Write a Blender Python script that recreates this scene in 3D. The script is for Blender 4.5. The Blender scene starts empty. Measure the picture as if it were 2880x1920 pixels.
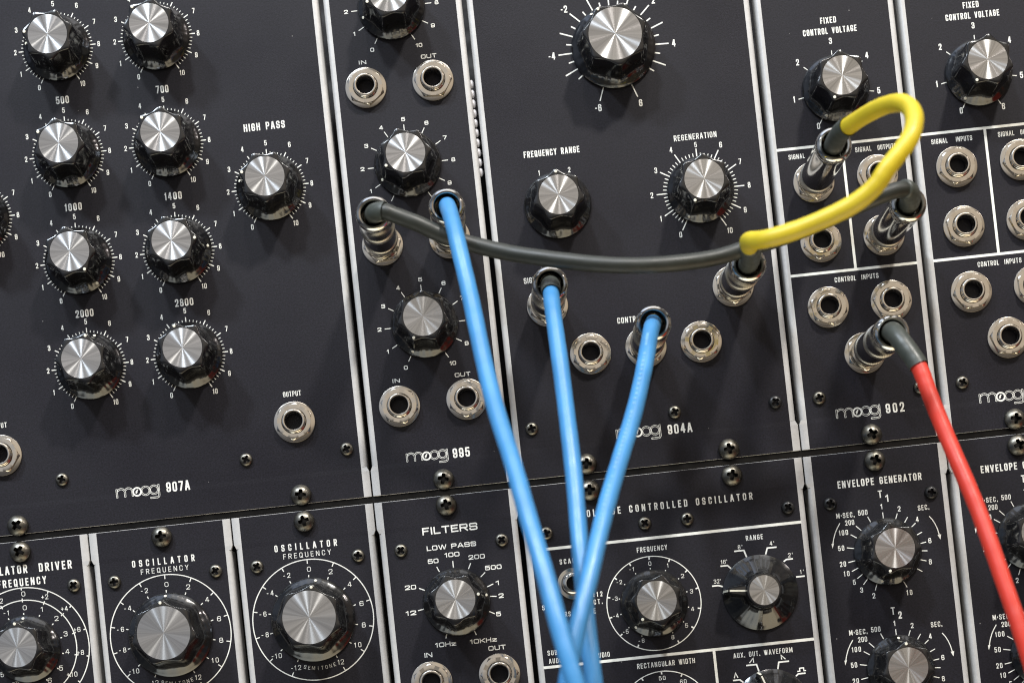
import bpy, math, random
from mathutils import Vector, Matrix
random.seed(7)
scene = bpy.context.scene
COL = scene.collection
MM = 0.001
PI = math.pi
# Millimetre coordinates on the panel face (x right, y up, z towards the viewer)
# become Blender metres (x, -z, y): the panels stand upright and face -Y.
def W(x, y, z=0.0):
    return Vector((x * MM, -z * MM, y * MM))

# ------------------------------------------------------------------ camera
R_ = ((0.9943270, -0.1061572, -0.0066640), (-0.1062806, -0.9940881, -0.0222092), (-0.0042669, 0.0227915, -0.9997311))
cam_data = bpy.data.cameras.new("camera")
cam = bpy.data.objects.new("camera", cam_data)
COL.objects.link(cam)
def _dir(v):
    return Vector((v[0], -v[2], v[1]))
right, down, fwd = _dir(R_[0]), _dir(R_[1]), _dir(R_[2])
m = Matrix.Identity(4)
for i in range(3):
    m[i][0], m[i][1], m[i][2] = right[i], -down[i], -fwd[i]
m.translation = W(-7.276, -155.331, 748.143)
cam.matrix_world = m
cam_data.sensor_width = 36.0
cam_data.lens = 5618.18 / 2880 * 36
cam_data.shift_x = (1440 - 1433.39) / 2880
cam_data.shift_y = (1938.11 - 960) / 2880
cam_data.clip_start = 0.05
cam_data.clip_end = 50
cam_data.dof.use_dof = True
cam_data.dof.focus_distance = 0.742
cam_data.dof.aperture_fstop = 8.0
scene.camera = cam

# ------------------------------------------------------------------ light
scene.view_settings.view_transform = 'Standard'
scene.view_settings.look = 'None'
scene.view_settings.exposure = 0.0
scene.view_settings.gamma = 1.0
scene.view_settings.use_curve_mapping = False
scene.cycles.use_denoising = True
scene.cycles.denoiser = 'OPENIMAGEDENOISE'
scene.cycles.denoising_input_passes = 'RGB_ALBEDO_NORMAL'
scene.cycles.max_bounces = 8
scene.cycles.sample_clamp_indirect = 1.6
scene.cycles.caustics_reflective = False
scene.cycles.filter_width = 1.15
scene.cycles.sample_clamp_direct = 8.0

world = bpy.data.worlds.new("World")
scene.world = world
world.use_nodes = True
wn, wl = world.node_tree.nodes, world.node_tree.links
wn.clear()
w_out = wn.new("ShaderNodeOutputWorld")
w_bg = wn.new("ShaderNodeBackground")
w_bg.inputs["Strength"].default_value = 1.0
wl.new(w_bg.outputs[0], w_out.inputs[0])
w_tc = wn.new("ShaderNodeTexCoord")
w_sep = wn.new("ShaderNodeSeparateXYZ")
wl.new(w_tc.outputs["Generated"], w_sep.inputs[0])
def ramp(src, stops):
    mr = wn.new("ShaderNodeMapRange")
    mr.inputs["From Min"].default_value = -1
    mr.inputs["From Max"].default_value = 1
    wl.new(src, mr.inputs["Value"])
    r = wn.new("ShaderNodeValToRGB")
    while len(r.color_ramp.elements) > 1:
        r.color_ramp.elements.remove(r.color_ramp.elements[0])
    for i, (p, c) in enumerate(stops):
        e = r.color_ramp.elements[0] if i == 0 else r.color_ramp.elements.new((p + 1) / 2)
        e.position = (p + 1) / 2
        e.color = (*c, 1)
    wl.new(mr.outputs[0], r.inputs[0])
    return r.outputs[0]
# the hall round the instrument: pale floor and zenith brightened to add skirt reflections, lit wall opposite, darker ceiling
elev = ramp(w_sep.outputs["Z"], [(-1, (2.3, 2.15, 1.65)), (-0.80, (2.2, 2.03, 1.55)), (-0.74, (0.16, 0.14, 0.11)), (-0.55, (0.2, 0.18, 0.14)), (-0.38, (0.12, 0.11, 0.1)),
                                 (-0.2, (0.08, 0.075, 0.07)), (-0.03, (0.2, 0.19, 0.175)), (0.08, (0.52, 0.49, 0.44)),
                                 (0.42, (0.58, 0.55, 0.50)), (0.62, (0.24, 0.235, 0.23)), (0.84, (0.16, 0.165, 0.18)), (0.9, (1.3, 1.42, 1.6)), (1, (1.4, 1.5, 1.68))])
side = ramp(w_sep.outputs["X"], [(-1, (0.34, 0.44, 0.66)), (-0.6, (0.6, 0.7, 0.92)), (-0.3, (0.86, 0.93, 1.08)), (0.1, (1.06, 1.0, 0.94)), (0.45, (1.0, 0.9, 0.8)), (0.75, (0.5, 0.44, 0.4)), (1, (0.4, 0.35, 0.32))])
w_mix = wn.new("ShaderNodeMix")
w_mix.data_type = 'RGBA'
w_mix.blend_type = 'MULTIPLY'
w_mix.inputs["Factor"].default_value = 1.0
wl.new(elev, w_mix.inputs["A"])
wl.new(side, w_mix.inputs["B"])
# a red banner standing in the hall, low on the right
w_dot = wn.new("ShaderNodeVectorMath")
w_dot.operation = 'DOT_PRODUCT'
w_dot.inputs[1].default_value = Vector((0.72, -0.22, -0.66)).normalized()
wl.new(w_tc.outputs["Generated"], w_dot.inputs[0])
w_mr = wn.new("ShaderNodeMapRange")
w_mr.inputs["From Min"].default_value = 0.968
w_mr.inputs["From Max"].default_value = 0.984
wl.new(w_dot.outputs["Value"], w_mr.inputs["Value"])
w_mix2 = wn.new("ShaderNodeMix")
w_mix2.data_type = 'RGBA'
wl.new(w_mr.outputs[0], w_mix2.inputs["Factor"])
wl.new(w_mix.outputs["Result"], w_mix2.inputs["A"])
w_mix2.inputs["B"].default_value = (0.42, 0.03, 0.018, 1)
wl.new(w_mix2.outputs["Result"], w_bg.inputs["Color"])

def lamp(name, x, y, z, size, watts, color, target=(0, 0, 0)):
    d = bpy.data.lights.new(name, 'AREA')
    d.shape = 'DISK'
    d.size = size
    d.energy = watts
    d.color = color
    o = bpy.data.objects.new(name, d)
    COL.objects.link(o)
    p = W(x, y, z)
    o.location = p
    o.rotation_euler = (W(*target) - p).to_track_quat('-Z', 'Y').to_euler()
    return o
lamp("hall_lamp", 850, 1850, 1350, 0.17, 50, (1.0, 0.96, 0.9))
lamp("hall_lamp", -450, 1900, 1500, 0.2, 31, (0.86, 0.93, 1.0))
lamp("hall_lamp", -1200, 1800, 1300, 0.22, 38, (0.78, 0.88, 1.0))
lamp("hall_lamp", 150, 2300, 1500, 0.16, 14, (1.0, 0.93, 0.88))
lamp("hall_lamp", 2300, 1500, 1200, 0.22, 12, (1.0, 0.9, 0.85))

# ------------------------------------------------------------------ materials
def mat(name, base, rough, metal=0.0, spec=0.5, coat=0.0, grain=None, bump=None, mottle=None):
    mt = bpy.data.materials.new(name)
    mt.use_nodes = True
    nt = mt.node_tree
    b = nt.nodes["Principled BSDF"]
    b.inputs["Base Color"].default_value = (*base, 1)
    b.inputs["Roughness"].default_value = rough
    b.inputs["Metallic"].default_value = metal
    b.inputs["Specular IOR Level"].default_value = spec
    b.inputs["Coat Weight"].default_value = coat
    b.inputs["Coat Roughness"].default_value = 0.08
    tc = nt.nodes.new("ShaderNodeTexCoord")
    def noise(scale, detail=2.0):
        n = nt.nodes.new("ShaderNodeTexNoise")
        n.inputs["Scale"].default_value = scale
        n.inputs["Detail"].default_value = detail
        nt.links.new(tc.outputs["Object"], n.inputs["Vector"])
        return n
    if grain:                                   # (scale, low factor, high factor) colour speckle
        n = noise(grain[0])
        cr = nt.nodes.new("ShaderNodeMapRange")
        cr.inputs["From Min"].default_value = 0.3
        cr.inputs["From Max"].default_value = 0.7
        cr.inputs["To Min"].default_value = grain[1]
        cr.inputs["To Max"].default_value = grain[2]
        nt.links.new(n.outputs["Fac"], cr.inputs["Value"])
        mx = nt.nodes.new("ShaderNodeMix")
        mx.data_type = 'RGBA'
        mx.blend_type = 'MULTIPLY'
        mx.inputs["Factor"].default_value = 1
        mx.inputs["A"].default_value = (*base, 1)
        nt.links.new(cr.outputs[0], mx.inputs["B"])
        nt.links.new(mx.outputs["Result"], b.inputs["Base Color"])
    if mottle:                                  # (scale, low roughness, high roughness)
        n = noise(mottle[0], 4.0)
        cr = nt.nodes.new("ShaderNodeMapRange")
        cr.inputs["From Min"].default_value = 0.3
        cr.inputs["From Max"].default_value = 0.7
        cr.inputs["To Min"].default_value = mottle[1]
        cr.inputs["To Max"].default_value = mottle[2]
        nt.links.new(n.outputs["Fac"], cr.inputs["Value"])
        nt.links.new(cr.outputs[0], b.inputs["Roughness"])
    if bump:                                    # (scale, strength, distance)
        n = noise(bump[0], 3.0)
        bp = nt.nodes.new("ShaderNodeBump")
        bp.inputs["Strength"].default_value = bump[1]
        bp.inputs["Distance"].default_value = bump[2]
        nt.links.new(n.outputs["Fac"], bp.inputs["Height"])
        nt.links.new(bp.outputs[0], b.inputs["Normal"])
    return mt
M = {}
M['panel'] = mat("black_panel_paint", (0.0076, 0.0067, 0.0106), 0.5, spec=0.3, grain=(1500, 0.55, 1.5), bump=(2600, 0.35, 0.00012), mottle=(11, 0.36, 0.66))
M['strip'] = mat("bare_aluminium_edge", (0.58, 0.57, 0.555), 0.42, metal=0.3, grain=(600, 0.95, 1.04), mottle=(90, 0.36, 0.5))
M['print'] = mat("white_screen_print", (0.86, 0.85, 0.78), 0.6, grain=(320, 0.84, 1.05))
M['knob'] = mat("black_bakelite", (0.006, 0.006, 0.0065), 0.15, spec=0.9, coat=0.15, mottle=(120, 0.14, 0.2))
M['cap'] = mat("spun_aluminium", (0.62, 0.60, 0.585), 0.31, metal=1.0)
_nt = M['cap'].node_tree
_tg = _nt.nodes.new("ShaderNodeTangent")
_tg.direction_type = 'RADIAL'
_tg.axis = 'Z'
_pb = _nt.nodes["Principled BSDF"]
_nt.links.new(_tg.outputs[0], _pb.inputs["Tangent"])
_pb.inputs["Anisotropic"].default_value = 1.0
_pb.inputs["Anisotropic Rotation"].default_value = 0.25
_oi = _nt.nodes.new("ShaderNodeObjectInfo")
_mr = _nt.nodes.new("ShaderNodeMapRange")
_mr.inputs["To Min"].default_value = 0.2
_mr.inputs["To Max"].default_value = 0.25
_nt.links.new(_oi.outputs["Random"], _mr.inputs["Value"])
_nt.links.new(_mr.outputs[0], _pb.inputs["Roughness"])
_tc = _nt.nodes.new("ShaderNodeTexCoord")
_fl = _nt.nodes.new("ShaderNodeVectorMath"); _fl.operation = 'MULTIPLY'; _fl.inputs[1].default_value = (1, 1, 0)
_nm = _nt.nodes.new("ShaderNodeVectorMath"); _nm.operation = 'NORMALIZE'
_of = _nt.nodes.new("ShaderNodeVectorMath"); _of.operation = 'ADD'
_sc = _nt.nodes.new("ShaderNodeMath"); _sc.operation = 'MULTIPLY'; _sc.inputs[1].default_value = 40
_cb = _nt.nodes.new("ShaderNodeCombineXYZ")
_nz = _nt.nodes.new("ShaderNodeTexNoise"); _nz.inputs["Scale"].default_value = 5.0; _nz.inputs["Detail"].default_value = 5.0
_rm = _nt.nodes.new("ShaderNodeMapRange")
_rm.inputs["From Min"].default_value, _rm.inputs["From Max"].default_value = 0.3, 0.7
_rm.inputs["To Min"].default_value, _rm.inputs["To Max"].default_value = 0.48, 0.78
_hs = _nt.nodes.new("ShaderNodeCombineColor")
_L = _nt.links.new
_L(_tc.outputs["Object"], _fl.inputs[0]); _L(_fl.outputs[0], _nm.inputs[0]); _L(_nm.outputs[0], _of.inputs[0])
_L(_oi.outputs["Random"], _sc.inputs[0]); _L(_sc.outputs[0], _cb.inputs[2]); _L(_cb.outputs[0], _of.inputs[1])
_L(_of.outputs[0], _nz.inputs["Vector"]); _L(_nz.outputs["Fac"], _rm.inputs["Value"])
for _i in range(3): _L(_rm.outputs[0], _hs.inputs[_i])
_L(_hs.outputs[0], _pb.inputs["Base Color"])
# dust specks on the panels
def add_dust(mt):
    nt = mt.node_tree
    pb = nt.nodes["Principled BSDF"]
    src = pb.inputs["Base Color"].links[0].from_socket
    tc = nt.nodes.new("ShaderNodeTexCoord")
    vo = nt.nodes.new("ShaderNodeTexVoronoi")
    vo.inputs["Scale"].default_value = 95
    nt.links.new(tc.outputs["Object"], vo.inputs["Vector"])
    lt = nt.nodes.new("ShaderNodeMath"); lt.operation = 'LESS_THAN'; lt.inputs[1].default_value = 0.021
    nt.links.new(vo.outputs["Distance"], lt.inputs[0])
    sp = nt.nodes.new("ShaderNodeSeparateColor")
    nt.links.new(vo.outputs["Color"], sp.inputs[0])
    gt = nt.nodes.new("ShaderNodeMath"); gt.operation = 'GREATER_THAN'; gt.inputs[1].default_value = 0.35
    nt.links.new(sp.outputs[0], gt.inputs[0])
    mu = nt.nodes.new("ShaderNodeMath"); mu.operation = 'MULTIPLY'
    nt.links.new(lt.outputs[0], mu.inputs[0]); nt.links.new(gt.outputs[0], mu.inputs[1])
    mx = nt.nodes.new("ShaderNodeMix"); mx.data_type = 'RGBA'
    nt.links.new(mu.outputs[0], mx.inputs["Factor"])
    nt.links.new(src, mx.inputs["A"])
    mx.inputs["B"].default_value = (0.22, 0.21, 0.2, 1)
    nt.links.new(mx.outputs["Result"], pb.inputs["Base Color"])
M['dot'] = mat("cream_dot_paint", (0.75, 0.72, 0.6), 0.5)
M['nickel'] = mat("nickel_plate", (0.80, 0.74, 0.65), 0.16, metal=1.0, mottle=(160, 0.11, 0.2))
M['chrome'] = mat("chrome_plate", (0.70, 0.67, 0.61), 0.1, metal=1.0, mottle=(140, 0.06, 0.13))
M['knurl'] = mat("knurled_metal", (0.42, 0.39, 0.34), 0.36, metal=1.0)
M['screw'] = mat("dark_screw_steel", (0.19, 0.178, 0.15), 0.36, metal=1.0, mottle=(500, 0.28, 0.46))
M['screw_black'] = mat("black_steel_slot_shade", (0.05, 0.05, 0.05), 0.36, metal=0.8, spec=0.5, mottle=(700, 0.28, 0.44))  # for the dark screws, and as painted shade in every screw slot
M['bore'] = mat("dark_jack_bore", (0.01, 0.01, 0.012), 0.6)
M['rail'] = mat("black_rail_paint", (0.012, 0.012, 0.013), 0.35, mottle=(120, 0.2, 0.5))
M['blue'] = mat("blue_cable_jacket", (0.055, 0.24, 0.50), 0.36, spec=0.5, grain=(70, 0.86, 1.08), mottle=(150, 0.3, 0.46), bump=(260, 0.12, 0.0004))
M['faded'] = mat("faded_white_ink", (0.13, 0.32, 0.53), 0.5, grain=(700, 0.8, 1.1))
M['yellow'] = mat("yellow_cable_jacket", (0.62, 0.475, 0.022), 0.4, spec=0.45, grain=(70, 0.88, 1.07), mottle=(150, 0.34, 0.5), bump=(260, 0.12, 0.0004))
M['red'] = mat("red_cable_jacket", (0.58, 0.04, 0.022), 0.38, spec=0.45, grain=(70, 0.88, 1.07), mottle=(150, 0.32, 0.48), bump=(260, 0.12, 0.0004))
M['grey'] = mat("grey_cable_jacket", (0.019, 0.021, 0.016), 0.48, spec=0.5, grain=(300, 0.9, 1.08), mottle=(150, 0.4, 0.52))
M['boot'] = mat("grey_rubber_boot", (0.05, 0.056, 0.047), 0.34, spec=0.5, grain=(600, 0.85, 1.1), mottle=(200, 0.34, 0.5))
M['ventlight'] = mat("pale_ventlight", (0.72, 0.70, 0.72), 0.4, metal=0.2)  # pale colour standing for light behind the vent slots

add_dust(M['panel'])

# ------------------------------------------------------------------ mesh helpers
class MB:
    """Collects geometry in millimetres and links it as ONE mesh object."""
    def __init__(self):
        self.v, self.f, self.m = [], [], []
    def quads(self, rows, closed=True, mi=0, flip=False):
        """rows of points; consecutive rows are joined; closed = each row is a ring."""
        base = len(self.v)
        n = len(rows[0])
        for r in rows:
            self.v.extend(r)
        for i in range(len(rows) - 1):
            for j in range(n if closed else n - 1):
                k = (j + 1) % n
                q = (base + i * n + j, base + i * n + k, base + (i + 1) * n + k, base + (i + 1) * n + j)
                self.f.append(q[::-1] if flip else q)
                self.m.append(mi)
    def poly(self, pts, mi=0):
        base = len(self.v)
        self.v.extend(pts)
        self.f.append(tuple(range(base, base + len(pts))))
        self.m.append(mi)
    def box(self, x0, x1, y0, y1, z0, z1, mi=0):
        P = [(x0, y0), (x1, y0), (x1, y1), (x0, y1)]
        self.quads([[(x, y, z0) for x, y in P], [(x, y, z1) for x, y in P]], mi=mi)
        self.poly([(x, y, z1) for x, y in P], mi)
        self.poly([(x, y, z0) for x, y in P[::-1]], mi)
    def mesh(self, name, mats, smooth=None):
        me = bpy.data.meshes.new(name)
        me.from_pydata([(a * MM, b * MM, c * MM) for a, b, c in self.v], [], self.f)
        for mt in mats:
            me.materials.append(mt)
        me.polygons.foreach_set("material_index", self.m)
        if smooth is not None:
            me.polygons.foreach_set("use_smooth", [True] * len(me.polygons))
            me.set_sharp_from_angle(angle=math.radians(smooth))
        me.update()
        return me

def link(name, me, parent, x=0, y=0, z=0, rz=0.0):
    """A part: a mesh object in its thing's own (panel millimetre) frame."""
    o = bpy.data.objects.new(name, me)
    COL.objects.link(o)
    o.parent = parent
    o.location = (x * MM, y * MM, z * MM)
    o.rotation_euler = (0, 0, rz)
    return o
def thing(name, label, cat, x=0, y=0, z=0, group=None):
    o = bpy.data.objects.new(name, None)
    COL.objects.link(o)
    o.location = W(x, y, z)
    o.rotation_euler = (PI / 2, 0, 0)
    o.empty_display_size = 0.01
    o["label"] = label
    o["category"] = cat
    if group:
        o["group"] = group
    return o
def ring(r, z, n, ph=0.0):
    return [(r * math.cos(2 * PI * i / n + ph), r * math.sin(2 * PI * i / n + ph), z) for i in range(n)]

# ------------------------------------------------------------------ stroke lettering
_9 = lambda s: [(cl, [(1 - p[0], 1 - p[1]) + tuple(p[2:]) for p in pts]) for cl, pts in s]
GL = {
 '0': (1, [(1, [(0, 0, 1), (1, 0, 1), (1, 1, 1), (0, 1, 1)])]),
 '1': (.55, [(0, [(.0, .8), (.75, 1), (.75, 0)])]),
 '2': (1, [(0, [(0, .74), (0, 1, 1), (1, 1, 1), (1, .58, 1), (0, .03), (0, 0), (1, 0)])]),
 '3': (1, [(0, [(0, .78), (0, 1, 1), (1, 1, 1), (1, .53, 1), (.4, .53)]), (0, [(.4, .53), (1, .53, 1), (1, 0, 1), (0, 0, 1), (0, .22)])]),
 '4': (1.05, [(0, [(.75, 0), (.75, 1), (.6, 1), (0, .27), (1, .27)])]),
 '5': (1, [(0, [(.95, 1), (.06, 1), (0, .54), (.3, .62, 1), (1, .62, 1), (1, 0, 1), (0, 0, 1), (0, .22)])]),
 '6': (1, [(1, [(0, 0, 1), (1, 0, 1), (1, .58, 1), (0, .58, 1)]), (0, [(1, .78), (1, 1, 1), (0, 1, 1), (0, .3)])]),
 '7': (1, [(0, [(0, 1), (1, 1), (1, .93), (.35, 0)])]),
 '8': (1, [(1, [(0, 0, 1), (1, 0, 1), (1, .53, 1), (0, .53, 1)]), (1, [(.06, .53, 1), (.94, .53, 1), (.94, 1, 1), (.06, 1, 1)])]),
 'A': (1.1, [(0, [(0, 0), (.42, 1), (.58, 1), (1, 0)]), (0, [(.2, .3), (.8, .3)])]),
 'B': (1, [(1, [(0, 0), (1, 0, 1), (1, .53, 1), (0, .53)]), (1, [(0, .53), (.94, .53, 1), (.94, 1, 1), (0, 1)])]),
 'C': (1, [(0, [(1, .72), (1, 1, 1), (0, 1, 1), (0, 0, 1), (1, 0, 1), (1, .28)])]),
 'D': (1, [(1, [(0, 0), (1, 0, 1), (1, 1, 1), (0, 1)])]),
 'E': (.88, [(0, [(1, 1), (0, 1), (0, 0), (1, 0)]), (0, [(0, .52), (.88, .52)])]),
 'F': (.85, [(0, [(1, 1), (0, 1), (0, 0)]), (0, [(0, .52), (.85, .52)])]),
 'G': (1, [(0, [(1, .75), (1, 1, 1), (0, 1, 1), (0, 0, 1), (1, 0, 1), (1, .47), (.55, .47)])]),
 'H': (1, [(0, [(0, 0), (0, 1)]), (0, [(1, 0), (1, 1)]), (0, [(0, .52), (1, .52)])]),
 'I': (0, [(0, [(.5, 0), (.5, 1)])]),
 'K': (1, [(0, [(0, 0), (0, 1)]), (0, [(1, 1), (0, .38)]), (0, [(.3, .55), (1, 0)])]),
 'L': (.82, [(0, [(0, 1), (0, 0), (1, 0)])]),
 'M': (1.35, [(0, [(0, 0), (0, 1), (.08, 1), (.5, .15), (.92, 1), (1, 1), (1, 0)])]),
 'N': (1.05, [(0, [(0, 0), (0, 1), (.08, 1), (.92, 0), (1, 0), (1, 1)])]),
 'P': (1, [(0, [(0, 0), (0, 1), (1, 1, 1), (1, .46, 1), (0, .46)])]),
 'Q': (1, [(1, [(0, 0, 1), (1, 0, 1), (1, 1, 1), (0, 1, 1)]), (0, [(.55, .25), (1.05, -.04)])]),
 'R': (1, [(0, [(0, 0), (0, 1), (1, 1, 1), (1, .48, 1), (0, .48)]), (0, [(.5, .48), (1, 0)])]),
 'S': (1, [(0, [(1, .76), (1, 1, 1), (0, 1, 1), (0, .53, 1), (1, .5, 1), (1, 0, 1), (0, 0, 1), (0, .24)])]),
 'T': (.95, [(0, [(0, 1), (1, 1)]), (0, [(.5, 1), (.5, 0)])]),
 'U': (1, [(0, [(0, 1), (0, 0, 1), (1, 0, 1), (1, 1)])]),
 'V': (1.1, [(0, [(0, 1), (.45, 0), (.55, 0), (1, 1)])]),
 'W': (1.5, [(0, [(0, 1), (.22, 0), (.28, 0), (.47, 1), (.53, 1), (.72, 0), (.78, 0), (1, 1)])]),
 'X': (1.05, [(0, [(0, 0), (1, 1)]), (0, [(0, 1), (1, 0)])]),
 'Y': (1.05, [(0, [(0, 1), (.5, .45), (1, 1)]), (0, [(.5, .45), (.5, 0)])]),
 'z': (.9, [(0, [(0, .66), (1, .66), (1, .6), (0, .06), (0, 0), (1, 0)])]),
 '.': (0, [(0, [(.5, -.08), (.5, .1)])]),
 '\u00b7': (0, [(0, [(.5, .4), (.5, .58)])]),
 "'": (.2, [(0, [(.7, 1.02), (.2, .74)])]),
 '-': (.55, [(0, [(0, .45), (1, .45)])]),
 '+': (.9, [(0, [(0, .5), (1, .5)]), (0, [(.5, .8), (.5, .2)])]),
 '\u00b1': (.8, [(0, [(0, .6), (1, .6)]), (0, [(.5, .85), (.5, .35)]), (0, [(0, .1), (1, .1)])]),
}
GL['O'] = GL['0']
GL['9'] = (1, _9(GL['6'][1]))
# style: natural letter width, stroke, corner radius (all in letter heights)
STY = {'g': (0.47, 0.16, 0.30), 'm': (1.02, 0.185, 0.24), 'f': (0.62, 0.11, 0.5)}

def fillet(pts, closed, rad):
    out, n = [], len(pts)
    for i, p in enumerate(pts):
        k = p[2] if len(p) > 2 else 0
        if not k or (not closed and i in (0, n - 1)):
            out.append((p[0], p[1]))
            continue
        a, b = pts[i - 1], pts[(i + 1) % n]
        va = Vector((a[0] - p[0], a[1] - p[1]))
        vb = Vector((b[0] - p[0], b[1] - p[1]))
        la, lb = va.length, vb.length
        if min(la, lb) < 1e-9:
            out.append((p[0], p[1]))
            continue
        fa = 0.5 if len(a) > 2 else 0.95
        fb = 0.5 if len(b) > 2 else 0.95
        r = min(rad * k, la * fa, lb * fb)
        s, e = Vector(p[:2]) + va / la * r, Vector(p[:2]) + vb / lb * r
        for t in range(6):
            t /= 5
            c = s * (1 - t) ** 2 * 1.0 + Vector(p[:2]) * (2 * t * (1 - t)) + e * t * t
            w_ = 0.0
            # pull the quadratic towards a true quarter circle
            c += (Vector(p[:2]) - c) * 0.10 * math.sin(PI * t)
            out.append((c.x, c.y))
    res = []
    for p in out:
        if not res or (p[0] - res[-1][0]) ** 2 + (p[1] - res[-1][1]) ** 2 > 1e-8:
            res.append(p)
    return res

def split_corners(q, closed):
    """Break a stroke at its sharp corners, so that no ribbon ever overlaps itself in one plane."""
    q = [p for i, p in enumerate(q) if i == 0 or (Vector(p) - Vector(q[i - 1])).length > 1e-4]
    if closed and (Vector(q[0]) - Vector(q[-1])).length < 1e-4:
        q.pop()
    n = len(q)
    br = []
    for i in range(n):
        if not closed and i in (0, n - 1):
            continue
        a, p, b = Vector(q[i - 1]), Vector(q[i]), Vector(q[(i + 1) % n])
        if (p - a).angle(b - p) > 0.62:
            br.append(i)
    if not br:
        return [(q, closed)]
    if closed:
        q = q[br[0]:] + q[:br[0]] + [q[br[0]]]
        br = [i - br[0] for i in br[1:]]
    cuts = [0] + br + [len(q) - 1]
    return [(q[s:e + 1], False) for s, e in zip(cuts, cuts[1:]) if e > s]

class Print(MB):
    """White screen print: flat ribbons a few hundredths of a millimetre above the panel."""
    def __init__(self):
        super().__init__()
        self.k = 0
    def line(self, pts, w, closed=False):
        self.k += 1
        z = 0.03 + 0.006 * (self.k % 13)
        n = len(pts)
        L, Rr = [], []
        for i in range(n):
            p = Vector(pts[i])
            a = Vector(pts[i - 1]) if (i or closed) else None
            b = Vector(pts[(i + 1) % n]) if (i < n - 1 or closed) else None
            d1 = (p - a).normalized() if a is not None else None
            d2 = (b - p).normalized() if b is not None else None
            d1 = d1 if d1 is not None else d2
            d2 = d2 if d2 is not None else d1
            n1, n2 = Vector((-d1.y, d1.x)), Vector((-d2.y, d2.x))
            mt = n1 + n2
            mt = n1 if mt.length < 1e-6 else mt.normalized()
            s = min(1 / max(mt.dot(n1), 0.2), 1.7)
            L.append((p.x + mt.x * s * w / 2, p.y + mt.y * s * w / 2, z))
            Rr.append((p.x - mt.x * s * w / 2, p.y - mt.y * s * w / 2, z))
        self.quads([L, Rr], closed=closed, flip=True)
    def arc(self, cx, cy, r, w, a0=0, a1=360, n=96):
        full = abs(a1 - a0) >= 360
        k = n if full else n + 1
        self.line([(cx + r * math.sin(math.radians(a0 + (a1 - a0) * i / n)), cy + r * math.cos(math.radians(a0 + (a1 - a0) * i / n))) for i in range(k)], w, closed=full)
    def ray(self, cx, cy, ang, r0, r1, w):
        s, c = math.sin(math.radians(ang)), math.cos(math.radians(ang))
        self.line([(cx + s * r0, cy + c * r0), (cx + s * r1, cy + c * r1)], w)
    def disc(self, cx, cy, r, n=16):
        self.k += 1
        self.poly([(cx + r * math.cos(2 * PI * i / n), cy + r * math.sin(2 * PI * i / n), 0.05 + 0.005 * (self.k % 9)) for i in range(n)])
    def text(self, s, st, cx, cy, w=None, h=2.0, rot=0.0):
        nw, sk, rd = STY[st]
        stroke = sk * h * (0.86 if h < 2.3 and st == 'g' else 1.0)
        cw = []
        for ch in s:
            cw.append(0.38 * h * (nw / 0.47) ** 0.5 if ch == ' ' else max(GL[ch][0] * nw * h, stroke * 1.05))
        g0 = 0.17 * h if st != 'f' else 0.22 * h
        total = sum(cw) + g0 * (len(s) - 1)
        if w is None:
            w = total
        if w > total and len(s) > 1:
            gap = g0 + (w - total) / (len(s) - 1)
            if st == 'm':
                f = min(w / total, 1.25)
                cw = [c * f for c in cw]
                gap = (w - sum(cw)) / (len(s) - 1)
        else:
            f = w / total
            cw = [max(c * f, stroke) for c in cw]
            gap = (w - sum(cw)) / max(len(s) - 1, 1)
        x = -w / 2
        ca, sa = math.cos(rot), math.sin(rot)
        for ch, c in zip(s, cw):
            if ch != ' ':
                bw = max(c - stroke, 0.001)
                for cl, pts in GL[ch][1]:
                    q = [(x + stroke / 2 + (p[0] * bw if bw > 0.01 else 0), -h / 2 + stroke / 2 + p[1] * (h - stroke)) + tuple(p[2:]) for p in pts]
                    q = fillet(q, cl, min(rd * h, 0.5 * bw) if st != 'm' else rd * h)
                    for piece, closed in split_corners(q, bool(cl)):
                        if not closed:
                            a, b = Vector(piece[0]), Vector(piece[1])
                            c_, d = Vector(piece[-1]), Vector(piece[-2])
                            cap = stroke / 2 * .98
                            piece = [tuple(a + (a - b).normalized() * cap)] + piece[1:-1] + [tuple(c_ + (c_ - d).normalized() * cap)]
                        self.line([(cx + a * ca - b * sa, cy + a * sa + b * ca) for a, b in piece], stroke, closed)
            x += c + gap
    def logo(self, x0, y0, s=1.0):
        """The maker's outlined lower-case wordmark; (x0, y0) is the foot of its first letter."""
        t = 0.135 * s
        def out(pts, wd, closed=False):
            n = len(pts)
            for sg in (1, -1):
                L = []
                for i in range(n):
                    p = Vector(pts[i])
                    a = Vector(pts[i - 1]) if (i or closed) else p
                    b = Vector(pts[(i + 1) % n]) if (i < n - 1 or closed) else p
                    d = (b - a).normalized()
                    L.append((p.x - d.y * sg * wd / 2, p.y + d.x * sg * wd / 2))
                self.line(L, t, closed)
                if sg == 1:
                    A = L
            if not closed:
                self.line([A[0], L[0]], t)
                self.line([A[-1], L[-1]], t)
        def arch(cx, cy, r, a0, a1, n=14):
            return [(cx + r * math.sin(math.radians(a0 + (a1 - a0) * i / n)), cy + r * math.cos(math.radians(a0 + (a1 - a0) * i / n))) for i in range(n + 1)]
        wd = 0.44 * s
        X = lambda u: x0 + u * s
        Y = lambda u: y0 + u * s
        out([(X(.2), Y(0)), (X(.2), Y(2.75))], wd)
        out([(X(.55), Y(2.2))] + arch(X(1.6), Y(1.5), 1.22 * s, -50, 90) + [(X(2.82), Y(0))], wd)
        out(arch(X(4.04), Y(1.5), 1.22 * s, -60, 90) + [(X(5.26), Y(.0))], wd)
        self.arc(X(6.75), Y(1.3), 1.28 * s, 0.5 * s)
        self.line([(X(6.35), Y(.75)), (X(6.62), Y(1.25)), (X(6.45), Y(1.35)), (X(7.0), Y(1.95))], 0.4 * s)
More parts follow.
